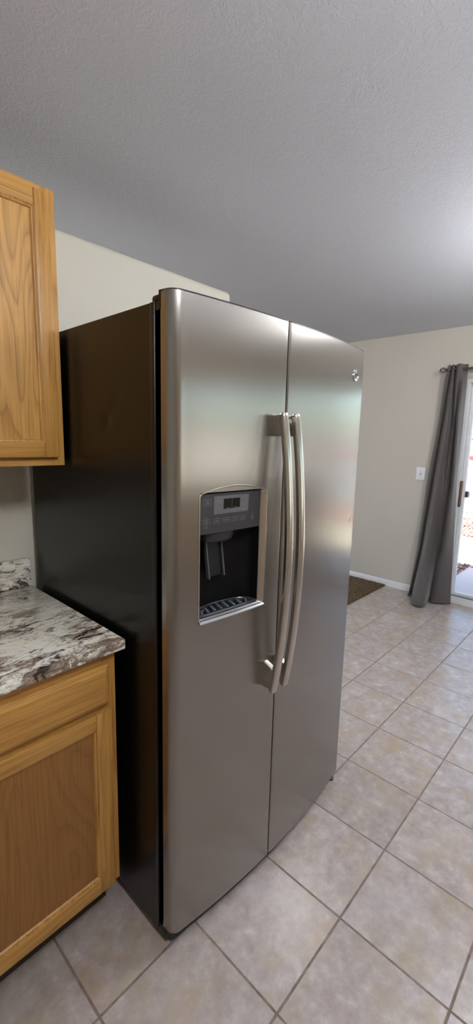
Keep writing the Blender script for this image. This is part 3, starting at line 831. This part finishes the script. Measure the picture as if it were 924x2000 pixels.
# ------------------------------------------------------------------ cabinets
def panel_door(parent, x0, x1, z0, z1, yf, yb, sw, name='door', pm='oak_p'):
    """frame-and-panel oak door, front at yf, back at yb"""
    d = obj(name, box(x0 + .002, x1 - .002, yb - .0035, yb, z0 + .002, z1 - .002), 'oak_v', parent)
    def stile(a0, a1, b0, b1, mat, nm):
        bm = box(a0, a1, yf, yb - .0035, b0, b1, .0032, 2); o = obj(nm, bm, mat, d, smooth=True)
    stile(x0, x0 + sw, z0, z1, 'oak_v', 'stile'); stile(x1 - sw, x1, z0, z1, 'oak_v', 'stile')
    stile(x0 + sw, x1 - sw, z0, z0 + sw, 'oak_h', 'rail'); stile(x0 + sw, x1 - sw, z1 - sw, z1, 'oak_h', 'rail')
    # moulded inner edge stepping down to the panel
    xi0, xi1, zi0, zi1 = x0 + sw, x1 - sw, z0 + sw, z1 - sw
    def rl(e, y): return [Vector((xi0 + e, y, zi0 + e)), Vector((xi1 - e, y, zi0 + e)), Vector((xi1 - e, y, zi1 - e)), Vector((xi0 + e, y, zi1 - e))]
    bm = bmesh.new(); loft(bm, [rl(-.0005, yf + .002), rl(.0015, yf + .0022), rl(.002, yf + .0045), rl(.006, yf + .006), rl(.0085, yf + .0095), rl(.009, yf + .0115)])
    obj('moulding', bm, 'oak_v', d)
    bm = box(xi0 + .008, xi1 - .008, yf + .0105, yb - .0036, zi0 + .008, zi1 - .008); obj('panel', bm, pm, d)
    return d

# upper cabinet
ux0, ux1, uy, uz0, uz1 = -.9276, -.0133, .4389, 1.3516, 2.1136
UC = thing('wall_cabinet', 'honey oak wall cabinet hanging over the granite counter', 'cabinet', (-.47, .74, uz0))
bm = bx(bmesh.new(), ux0 + .003, ux1 - .002, uy + .019, .7415, uz0 + .014, uz1)
obj('cabinet_box', bm, 'oak_v', UC)
def faceframe(x0, x1, y0, y1, z0, z1, sw, rb, rt, mids, rails, parent):
    def pc(nm, mat, *d): obj(nm, bx(bmesh.new(), *d), mat, parent)
    pc('face_frame_stile', 'oak_v', x0, x0 + sw, y0, y1, z0, z1); pc('face_frame_stile', 'oak_v', x1 - sw, x1, y0, y1, z0, z1)
    for m in mids: pc('face_frame_stile', 'oak_v', m - sw / 2, m + sw / 2, y0, y1, z0 + rb, z1 - rt)
    pc('face_frame_rail', 'oak_h', x0 + sw, x1 - sw, y0 + .0002, y1, z0, z0 + rb); pc('face_frame_rail', 'oak_h', x0 + sw, x1 - sw, y0 + .0002, y1, z1 - rt, z1)
    for (za, zb_) in rails: pc('face_frame_rail', 'oak_h', x0 + sw, x1 - sw, y0 + .0004, y1, za, zb_)
faceframe(ux0, ux1, uy, uy + .019, uz0, uz1, .040, .045, .040, [-.47], [], UC)
panel_door(UC, -.459, -.0345, 1.3765, 2.0950, uy - .019, uy - .0005, .0440)
panel_door(UC, -.906, -.481, 1.3765, 2.0950, uy - .019, uy - .0005, .0440)

# base cabinet
cx0, cx1, cy, ct = -.955, -.041, .1338, .8966
BC = thing('base_cabinet', 'honey oak base cabinet with drawer and door under the granite counter', 'cabinet', (-.5, .45, 0))
obj('cabinet_box', bx(bmesh.new(), cx0 + .003, cx1 - .002, cy + .019, .740, .118, ct - .029), 'oak_v', BC)
obj('toe_kick', bx(bmesh.new(), cx0 + .01, cx1 - .006, cy + .075, .735, 0, .119), 'kick_shade', BC)  # board colour darkened to paint in the shade under the cabinet
faceframe(cx0, cx1, cy, cy + .019, .128, ct - .0295, .040, .040, .038, [-.498], [(.695, .728)], BC)
yf, yb = cy - .019, cy - .0005
for a0, a1 in ((-.487, -.0665), (-.929, -.509)):
    panel_door(BC, a0 if a0 > -.9 else a0, a1 + (.0035 if a1 > -.1 else 0), .140, .7045, yf, yb, .046, pm='oak_b')
    # slab drawer front with a moulded edge
    z0, z1 = .717, .834
    def rl(e, y): return [Vector((a0 + e, y, z0 + e)), Vector((a1 - e, y, z0 + e)), Vector((a1 - e, y, z1 - e)), Vector((a0 + e, y, z1 - e))]
    bm = bmesh.new(); loft(bm, [rl(0, yb), rl(0, yf + .010), rl(.002, yf + .0075), rl(.008, yf + .0055), rl(.0085, yf + .0035), rl(.014, yf + .002), rl(.0145, yf)], True, True, True)
    obj('drawer', bm, 'oak_h', BC)

# countertop and backsplash
bm = box(-1.0, -.021, .1075, .7413, ct - .0286, ct, .003, 2)
CT = obj('countertop', bm, 'granite', smooth=True); tag(CT, 'polished cream and brown granite countertop with short backsplash', 'countertop')
o = obj('backsplash', box(-1.0, -.0215, .7215, .7413, ct + .0002, ct + .102, .002, 2), 'granite', CT, smooth=True)

# ------------------------------------------------------------------ light switch
SW = thing('light_switch', 'white single toggle light switch on the beige wall left of the curtain', 'light switch', (XF, .666, 1.158))
obj('cover_plate', box(XF - .006, XF, .624, .708, 1.097, 1.219, .004, 3), 'plate', SW, smooth=True)
bm = bmesh.new(); bx(bm, XF - .0068, XF - .0055, .6605, .6715, 1.146, 1.170); obj('toggle_slot', bm, 'slot', SW)
bm = bmesh.new()
pts = [(XF - .006, 1.150), (XF - .006, 1.167), (XF - .017, 1.171), (XF - .0185, 1.163)]
a = [bm.verts.new((x, .6625, z)) for x, z in pts]; b = [bm.verts.new((x, .6695, z)) for x, z in pts]
for i in range(4): bm.faces.new((a[i], a[(i + 1) % 4], b[(i + 1) % 4], b[i]))
bm.faces.new(a); bm.faces.new(b[::-1]); obj('toggle', bm, 'plate', SW)
for z in (1.128, 1.188):
    bm = bmesh.new(); tube(bm, [(XF - .0055, .666, z), (XF - .0072, .666, z)], .003, 10); obj('screw', bm, 'slot', SW)

# ------------------------------------------------------------------ curtain rod and curtain
RX, RZ = XF - .085, 2.072
RD = thing('curtain_rod', 'pewter curtain rod with a twisted cage finial above the sliding door', 'curtain rod', (XF, -.55, RZ))
bm = bmesh.new(); tube(bm, [(RX, .490, RZ), (RX, -1.75, RZ)], .0105, 14); obj('rod', bm, 'rod', RD, smooth=True)
def finial(y, sgn):
    bm = bmesh.new()
    tube(bm, [(RX, y, RZ), (RX, y + sgn * .012, RZ)], .014, 12)
    for k in range(6):
        a0 = 2 * PI * k / 6; pts = []
        for i in range(13):
            u = i / 12; r = .003 + .021 * math.sin(PI * u) ** .8; a = a0 + u * 1.3
            pts.append((RX + r * math.cos(a), y + sgn * (.012 + .052 * u), RZ + r * math.sin(a)))
        tube(bm, pts, .0022, 6)
    tube(bm, [(RX, y + sgn * .062, RZ), (RX, y + sgn * .070, RZ)], [.005, .002], 8)
    obj('finial', bm, 'rod', RD, smooth=True)
finial(.488, 1); finial(-1.75, -1)
for y in (.478, -1.70):
    bm = bmesh.new(); tube(bm, [(XF, y, RZ - .012), (XF - .006, y, RZ - .012)], .022, 16); tube(bm, [(XF - .004, y, RZ - .012), (RX, y, RZ - .012), ], .006, 8)
    tube(bm, [(RX, y - .008, RZ), (RX, y + .008, RZ)], .0135, 14); obj('wall_bracket', bm, 'rod', RD, smooth=True)

# fold lines of the cloth: (offset from the rod, y, z) from the left hem to the right hem, top to bottom
FOLDS = [
    [ (0.030, 0.498, 2.103), (-0.030, 0.465, 2.092), (0.030, 0.469, 2.100), (-0.030, 0.433, 2.089), (0.030, 0.437, 2.097), (-0.035, 0.394, 2.085), (-0.030, 0.373, 2.084), (0.020, 0.360, 2.089), (0.030, 0.332, 2.088) ],
    [ (0.030, 0.513, 1.998), (-0.030, 0.478, 1.989), (0.030, 0.481, 1.996), (-0.035, 0.434, 1.985), (0.030, 0.438, 1.993), (-0.030, 0.395, 1.983), (-0.020, 0.373, 1.982), (-0.030, 0.345, 1.979), (0.030, 0.334, 1.985) ],
    [ (0.030, 0.528, 1.687), (-0.010, 0.501, 1.685), (0.030, 0.497, 1.687), (-0.060, 0.428, 1.681), (0.020, 0.421, 1.685), (-0.020, 0.390, 1.682), (0.030, 0.391, 1.685), (-0.060, 0.347, 1.679), (0.020, 0.334, 1.683) ],
    [ (0.020, 0.579, 1.063), (-0.020, 0.544, 1.069), (0.020, 0.531, 1.068), (-0.090, 0.459, 1.081), (-0.030, 0.432, 1.079), (-0.020, 0.396, 1.082), (0.030, 0.376, 1.081), (-0.070, 0.326, 1.091), (0.010, 0.320, 1.087) ],
    [ (0.020, 0.611, 0.461), (-0.030, 0.575, 0.476), (0.000, 0.563, 0.473), (-0.160, 0.470, 0.518), (-0.080, 0.443, 0.510), (0.000, 0.421, 0.500), (-0.020, 0.381, 0.511), (-0.100, 0.330, 0.534), (0.010, 0.291, 0.523) ],
    [ (0.025, 0.646, 0.077), (-0.050, 0.614, 0.102), (0.010, 0.615, 0.088), (-0.235, 0.495, 0.176), (-0.200, 0.416, 0.188), (0.000, 0.435, 0.136), (-0.060, 0.423, 0.153), (-0.100, 0.370, 0.176), (0.010, 0.277, 0.173) ],
    [ (0.030, 0.643, -0.092), (-0.090, 0.629, -0.056), (0.000, 0.618, -0.077), (-0.280, 0.507, 0.029), (-0.250, 0.412, 0.047), (0.000, 0.455, -0.032), (-0.100, 0.403, 0.010), (-0.070, 0.331, 0.022), (0.005, 0.266, 0.020) ],
]
def fold_at(c, z):
    col_ = [FOLDS[k][c] for k in range(len(FOLDS))]
    if z >= col_[0][2]: return col_[0][0], col_[0][1]
    for k in range(len(col_) - 1):
        p, q = col_[k], col_[k + 1]
        if p[2] >= z >= q[2]:
            u = (p[2] - z) / (p[2] - q[2]); 
            return p[0] + (q[0] - p[0]) * u, p[1] + (q[1] - p[1]) * u
    return col_[-1][0], col_[-1][1]
NZ, SUB = 100, 14
NC = len(FOLDS[0])
rows = []
for j in range(NZ + 1):
    z = 2.112 - 2.108 * j / NZ
    rows.append([[*fold_at(c, z), z] for c in range(NC)])
for it in range(5):    # soften the fold lines along their length
    new = [[list(p) for p in r] for r in rows]
    for j in range(1, NZ):
        for c in range(NC):
            for q in (0, 1): new[j][c][q] = (rows[j - 1][c][q] + 2 * rows[j][c][q] + rows[j + 1][c][q]) / 4
    rows = new
def cat(p0, p1, p2, p3, u):
    return tuple(.5 * (2 * b_ + (c_ - a_) * u + (2 * a_ - 5 * b_ + 4 * c_ - d_) * u * u + (-a_ + 3 * b_ - 3 * c_ + d_) * u ** 3) for a_, b_, c_, d_ in zip(p0, p1, p2, p3))
bm = bmesh.new(); V = []
for j, r in enumerate(rows):
    row = []
    for c in range(NC - 1):
        P0 = r[max(c - 1, 0)]; P1 = r[c]; P2 = r[c + 1]; P3 = r[min(c + 2, NC - 1)]
        for i in range(SUB + (1 if c == NC - 2 else 0)):
            u = i / SUB; u2 = u
            p = cat(P0, P1, P2, P3, u2)
            wob = .0016 * math.sin(c * 2.1 + u * 5 + r[0][2] * 9)
            row.append(bm.verts.new((min(RX + p[0] + wob, XF - .022), p[1], p[2])))
    V.append(row)
for j in range(NZ):
    for i in range(len(V[0]) - 1): bm.faces.new((V[j][i], V[j][i + 1], V[j + 1][i + 1], V[j + 1][i]))
CU = obj('curtain', bm, 'cloth', smooth=True)
tag(CU, 'floor length grey curtain gathered beside the sliding glass door', 'curtain')
m_ = CU.modifiers.new('thickness', 'SOLIDIFY'); m_.thickness = .0022; m_.offset = 0
